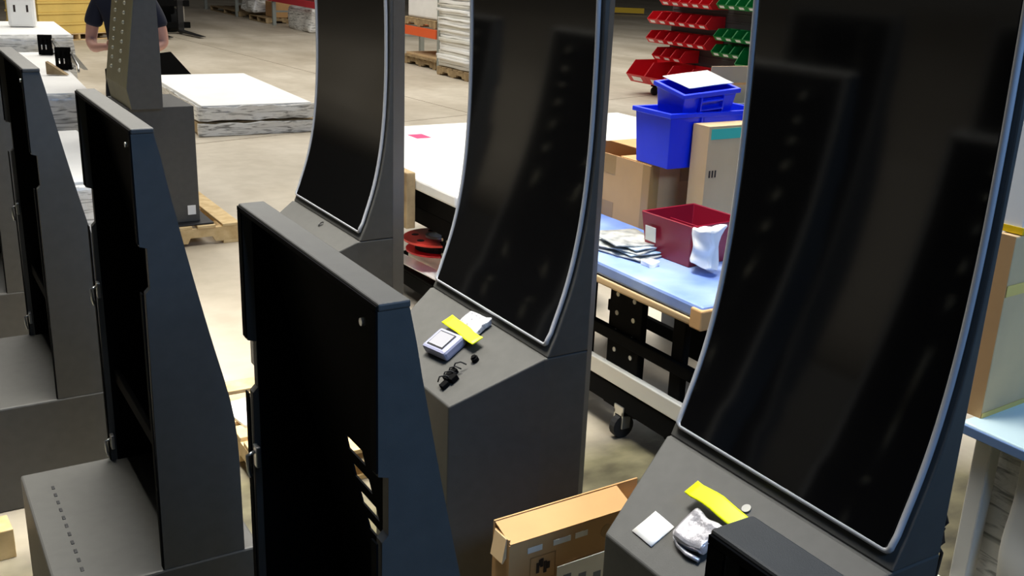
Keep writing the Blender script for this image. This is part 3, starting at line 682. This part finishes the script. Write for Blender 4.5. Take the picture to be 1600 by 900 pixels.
# ------------------------------------------------------------------ pallet racks
def rack(name, x, posts, beams, m, label, depth=1.1):
    t = empty(name, (x, posts[0], 0), 0, label, 'rack')
    for y in posts:
        for dx in (0, depth): bx('upright', GRNP, t, dx, dx+.08, y-posts[0]-.04, y-posts[0]+.04, 0, 3.2, .006)
        for z in (.3, 1.1, 1.9, 2.7): bx('brace', GRNP, t, .08, depth, y-posts[0]-.015, y-posts[0]+.015, z, z+.04, .004)
    for y0, y1 in zip(posts, posts[1:]):
        for z in beams:
            for dx in (-.02, depth): bx('beam', m, t, dx, dx+.05, y0-posts[0]+.04, y1-posts[0]-.04, z, z+.14, .004)
    return t
rack('pallet_rack', 8.15, [21.2, 24.1, 27.0, 29.9], [.55, 2.2], REDB, 'pallet rack with faded red beams along the far aisle')
rack('pallet_rack', 7.62, [14.65, 17.5], [.50, 1.9], ORG, 'pallet rack with orange beams behind the white paper stack')
pallet((8.75, 28.2, 0), R(90), 2.6, 1.1, 'empty weathered pallet under the red-beamed rack, farthest along', WOODD)
pallet((8.72, 25.3, 0), R(90), 1.3, 1.1, 'pallet with film-wrapped bundle under the red-beamed rack', WOODD)
t = empty('wrapped_bundle', (8.6, 26.0, .18), 0, 'crumpled film-wrapped bundle on the pallet under the red-beamed rack', 'bundle')
o = newobj('film_bundle', box(bmesh.new(), -.45, .45, -.5, .5, 0, .33, .05), WRAP, t); crumple(o, .07, 3, 3, 3)
t = empty('brown_carton', (8.8, 25.0, .135), 0, 'brown carton on the pallet next to the film-wrapped bundle', 'box'); bx('carton_body', CARD, t, -.4, .4, -.35, .35, 0, .36, .01)
t = empty('wrapped_carton', (8.75, 22.6, 0), 0, 'bulky film-wrapped white carton under the red-beamed rack, nearest post', 'box')
o = newobj('film_bundle', box(bmesh.new(), -.5, .5, -.75, .75, 0, .50, .06), WRAP, t); crumple(o, .05, 3, 3, 5)
for k, y in enumerate((26.6, 27.6, 28.6)):
    t = empty('wrapped_parcel', (8.75, y, .70), 0, 'white parcel on the red beam shelf, %s along the aisle' % ('nearest', 'middle', 'farthest')[k], 'parcel', 'parcels on the red-beamed rack')
    o = newobj('parcel_body', box(bmesh.new(), -.5, .5, -.4, .4, 0, .5, .03), WRAP, t); crumple(o, .02, 4, 2, k)
pallet((8.25, 15.45, 0), 0, 1.1, 1.15, 'weathered pallet on the floor under the orange-beamed rack', WOODD)
t = empty('brown_board', (8.2, 15.35, .132), 0, 'brown boards lying on the pallet under the orange-beamed rack', 'board')
bx('board_layer', WOODD, t, -.55, .55, -.58, .58, 0, .035, .004); bx('board_layer', CARDL, t, -.52, .54, -.55, .56, .036, .07, .004)
pallet((8.2, 15.35, .645), 0, 1.15, 1.2, 'weathered pallet raised on the orange-beamed rack', WOODD)
t = empty('white_carton', (8.2, 15.35, .778), 0, 'white wrapped carton on the pallet raised on the orange rack', 'box')
bx('carton_body', WHITE, t, -.5, .52, -.55, .55, 0, .9, .03)
# white paper stack
pallet((7.95, 13.9, 0), R(0), .95, 1.0, 'pallet under the tall white paper stack', WOODD)
t = empty('paper_stack', (7.95, 13.9, .13), 0, 'tall uneven stack of white paper sheets in front of the orange rack', 'stack')
z = 0.012; k = 0
while z < 1.75:
    hh = random.uniform(.03, .06); dx = random.uniform(-.035, .03); dy = random.uniform(-.04, .04)
    o = newobj('paper_bundle', box(bmesh.new(), -.46+dx, .46+dx, -.48+dy, .48+dy, z, z+hh-.004), PAPER if k % 4 else PAPER2, t); crumple(o, .012, 5, 2, k)
    z += hh; k += 1
# white slabs beyond the blue table
t = empty('white_slab_table', (4.95, 6.35, 0), R(0), 'low stack of white slabs beyond the blue table', 'stack')
for k in range(5):
    dx, dy = random.uniform(-.03, .03), random.uniform(-.03, .03)
    bx('white_slab', WHITE, t, -.42+dx, .5+dx, -.7+dy, .75+dy, .30+k*.055, .35+k*.055, .006)
bx('slab_support', BLKM, t, -.35, .45, -.6, .65, 0, .30, .01)
# yellow guard rail far away
t = empty('yellow_guard_rail', (21.0, 29.2, 0), R(-35), 'low yellow steel guard frame on the far floor', 'guard rail')
bm = box(bmesh.new(), -1.6, 1.8, -.05, .05, .05, .22); newobj('rail', bm, YELR, t)
newobj('rail', box(bmesh.new(), -1.7, .3, -.9, -.8, .02, .2), YELR, t)
newobj('post', box(bmesh.new(), .15, .3, -.05, .05, .05, 1.4), YELR, t)
newobj('wheel', cyl(bmesh.new(), (-.9, .4, .35), .35, .15, 20, axis='Y'), RUB, t)

# ------------------------------------------------------------------ red and green bin rack
RX, RY = 9.25, 11.6
t = empty('louvre_rack', (RX+.45, RY-1.0, 0), 0, 'mobile dark louvred rack holding rows of red and green parts bins', 'rack')
bx('louvre_panel', MESHM, t, 0, .04, -1.6, .92, .2, 1.75, .004)
for k in range(14): bx('louvre', MESHM, t, -.012, 0, -1.58, .90, .28+k*.1, .30+k*.1, .002)
bx('foot', BLKM, t, -.35, .35, .78, .84, .12, .16, .004); bx('foot', BLKM, t, -.35, .35, -1.5, -1.44, .12, .16, .004)
for y in (.81, -1.47):
    for x in (-.3, .3): newobj('caster', cyl(bmesh.new(), (x, y, .06), .06, .035, 18, axis='Y'), RUB, t)
def bin_mesh(w_, d_, h_):
    """hopper-fronted stacking bin; opens towards -X, hangs at x=0"""
    bm = bmesh.new(); th = .006
    side = [(0, 0), (-d_*.82, 0), (-d_, h_*.38), (-d_*.72, h_), (0, h_)]
    prism(bm, side, 0, th); prism(bm, side, w_-th, w_)
    box(bm, -d_*.82, 0, th, w_-th, 0, th); box(bm, -.008, 0, th, w_-th, th, h_)
    prism(bm, [(-d_*.82, 0), (-d_, h_*.38), (-d_+th, h_*.38), (-d_*.82+th, 0)], th, w_-th)
    return bm
def bin_thing(name, m, w_, d_, h_, loc, label, group, proto={}):
    key = (m.name, w_, d_, h_)
    t = empty(name, loc, 0, label, 'bin', group)
    if key not in proto:
        proto[key] = (newobj('bin_shell', bin_mesh(w_, d_, h_), m, t),
                      newobj('paper_label', prism(bmesh.new(), [(-d_*.86-.003, h_*.08), (-d_*.95-.003, h_*.28), (-d_*.95-.005, h_*.28), (-d_*.86-.005, h_*.08)], w_*.25, w_*.75), LABELP, t))
    else:
        for s in proto[key]: q = s.copy(); COL.objects.link(q); q.parent = t
    return t
ordn = ['leftmost', 'second from left', 'third from left', 'fourth from left', 'fifth from left', 'sixth from left']
def row(name, m, n, w_, d_, h_, y_left, z, rowname, group, colour):
    for k in range(n):
        bin_thing(name, m, w_-.006, d_, h_, (RX+.435, y_left-(k+1)*w_, z), '%s %s parts bin, %s' % (rowname, colour, ordn[k]), group)
row('red_parts_bin', RED, 6, .205, .34, .165, RY+.04, .98, 'upper full row of the rack:', 'red bins in the upper full row', 'red')
row('red_parts_bin', RED, 6, .205, .34, .165, RY+.04, .72, 'lower full row of the rack:', 'red bins in the lower full row', 'red')
row('red_parts_bin', RED, 3, .205, .34, .165, RY-.12, .50, 'short row under the full rows:', 'red bins in the short row', 'red')
row('red_parts_bin', RED, 5, .205, .34, .165, RY-.2, 1.24, 'topmost row, cut by the frame:', 'red bins in the topmost row', 'red')
row('large_red_bin', RED, 3, .42, .55, .30, RY+.16, .165, 'bottom of the rack:', 'large red bins at the bottom of the rack', 'large red')
row('green_parts_bin', GRN, 5, .18, .30, .15, RY-1.30, 1.26, 'top green row at the right of the rack:', 'green bins in the top row', 'green')
row('green_parts_bin', GRN, 5, .18, .30, .15, RY-1.30, .86, 'middle green row at the right of the rack:', 'green bins in the middle row', 'green')
row('green_parts_bin', GRN, 3, .18, .30, .15, RY-1.28, .66, 'lower green row at the right of the rack:', 'green bins in the lower row', 'green')
row('large_green_bin', GRN, 1, .3, .40, .26, RY-1.85, .52, 'right end of the lower row:', 'large green bin', 'large green')

# ------------------------------------------------------------------ person
def skin_body(name, verts, edges, m, parent, root=0, sub=2):
    me = bpy.data.meshes.new(name); me.from_pydata([v[:3] for v in verts], edges, []); me.materials.append(m)
    o = bpy.data.objects.new(name, me); COL.objects.link(o); o.parent = parent
    sk = o.modifiers.new('skin', 'SKIN'); sk.use_smooth_shade = True
    for i, v in enumerate(verts):
        d = me.skin_vertices[0].data[i]; d.radius = (v[3], v[4] if len(v) > 4 else v[3]); d.use_root = (i == root)
    s = o.modifiers.new('sub', 'SUBSURF'); s.levels = sub; s.render_levels = sub
    return o
PX, PY = 1.63, 8.12
P0 = empty('person', (PX, PY, 0), R(-30), 'person in navy t-shirt and dark trousers standing behind the studded cabinet, hands together at waist', 'person')
# local frame: faces -Y, x to the viewer's right
Vv = [(0, 0, .92, .115, .085), (0, .0, 1.05, .11, .08), (0, .0, 1.22, .125, .085), (0, .0, 1.36, .13, .08), (0, .01, 1.46, .06, .055), (0, 0, 1.53, .052, .052), (0, -.01, 1.60, .068, .078), (0, -.015, 1.69, .078, .092), (0, -.01, 1.76, .055, .07),
      (-.10, 0, .84, .088), (-.115, -.01, .50, .062), (-.12, .02, .30, .058), (-.12, .03, .09, .040), (-.125, -.10, .035, .035),
      (.10, 0, .84, .088), (.115, -.01, .50, .062), (.12, .02, .30, .058), (.12, .03, .09, .040), (.125, -.10, .035, .035),
      (-.175, .0, 1.395, .058), (-.245, .0, 1.24, .05), (-.27, -.0, 1.10, .042), (-.20, -.13, 1.07, .038), (-.09, -.22, 1.09, .027),
      (.175, .0, 1.395, .058), (.245, .0, 1.24, .05), (.27, -.0, 1.10, .042), (.20, -.13, 1.07, .038), (.09, -.22, 1.09, .027),
      (-.05, -.235, 1.09, .026, .018), (.05, -.235, 1.09, .026, .018)]
Ee = [(0, 1), (1, 2), (2, 3), (3, 4), (4, 5), (5, 6), (6, 7), (7, 8), (0, 9), (9, 10), (10, 11), (11, 12), (12, 13), (0, 14), (14, 15), (15, 16), (16, 17), (17, 18),
      (3, 19), (19, 20), (20, 21), (21, 22), (22, 23), (23, 29), (3, 24), (24, 25), (25, 26), (26, 27), (27, 28), (28, 30)]
skin_body('body', Vv, Ee, SKIN, P0)
g = .014
sh = [(0, 0, .86, .152, .122), (0, 0, .97, .150, .118), (0, 0, 1.05, .148, .112), (0, 0, 1.22, .162, .116), (0, 0, 1.36, .165, .105), (0, .01, 1.45, .075, .068), (-.175, 0, 1.40, .074), (-.235, 0, 1.26, .070), (-.248, 0, 1.21, .068), (.175, 0, 1.40, .074), (.235, 0, 1.26, .070), (.248, 0, 1.21, .068)]
skin_body('t_shirt', sh, [(0, 1), (1, 2), (2, 3), (3, 4), (4, 5), (4, 6), (6, 7), (7, 8), (4, 9), (9, 10), (10, 11)], NAVY, P0)
tr_ = [(0, 0, .95, .142, .108), (0, 0, .88, .13, .105)] + [(s*.10, 0, .80, .10) for s in (-1, 1)] + [(s*.115, -.01, .50, .078) for s in (-1, 1)] + [(s*.12, .02, .30, .070) for s in (-1, 1)] + [(s*.12, .03, .08, .062) for s in (-1, 1)]
skin_body('trousers', tr_, [(0, 1), (1, 2), (2, 4), (4, 6), (6, 8), (1, 3), (3, 5), (5, 7), (7, 9)], TROU, P0)
for s in (-1, 1):
    o = newobj('shoe', box(bmesh.new(), s*.12-.045, s*.12+.045, -.17, .10, .0, .09, .03), RUB, P0)
    for k in range(4):   # fingers, curled round each other at the waist
        skin_body('finger', [(s*.055, -.235-.004*k, 1.115-.017*k, .009), (s*.03, -.262, 1.115-.017*k, .008), (s*.005, -.266, 1.112-.017*k, .0075), (-s*.012, -.252, 1.110-.017*k, .007)], [(0, 1), (1, 2), (2, 3)], SKIN, P0, sub=1)
    skin_body('thumb', [(s*.07, -.225, 1.11, .011), (s*.052, -.245, 1.135, .010), (s*.03, -.255, 1.145, .009)], [(0, 1), (1, 2)], SKIN, P0, sub=1)
    bm = bmesh.new(); bmesh.ops.create_uvsphere(bm, u_segments=10, v_segments=8, radius=.011, matrix=Matrix.Translation((s*.03, -.098, 1.665))); newobj('eye', bm, PAPER, P0, smooth=True)
    bm = bmesh.new(); bmesh.ops.create_uvsphere(bm, u_segments=10, v_segments=8, radius=.02, matrix=Matrix.Translation((s*.083, 0, 1.65)) @ Matrix.Diagonal((.4, .8, 1.4, 1))); newobj('ear', bm, SKIN, P0, smooth=True)
newobj('nose', prism(bmesh.new(), [(-.10, 1.67), (-.13, 1.635), (-.10, 1.628)], -.011, .011, 'X'), SKIN, P0)
newobj('mouth', box(bmesh.new(), -.022, .022, -.103, -.095, 1.595, 1.603), mat('lips', (170, 96, 88), .6), P0)
bm = bmesh.new(); bmesh.ops.create_uvsphere(bm, u_segments=20, v_segments=14, radius=.1, matrix=Matrix.Translation((0, .012, 1.71)) @ Matrix.Diagonal((.9, 1.08, .95, 1)))
bmesh.ops.delete(bm, geom=[v for v in bm.verts if v.co.z < 1.70 and v.co.y < .0], context='VERTS'); newobj('hair', bm, HAIR, P0, smooth=True)
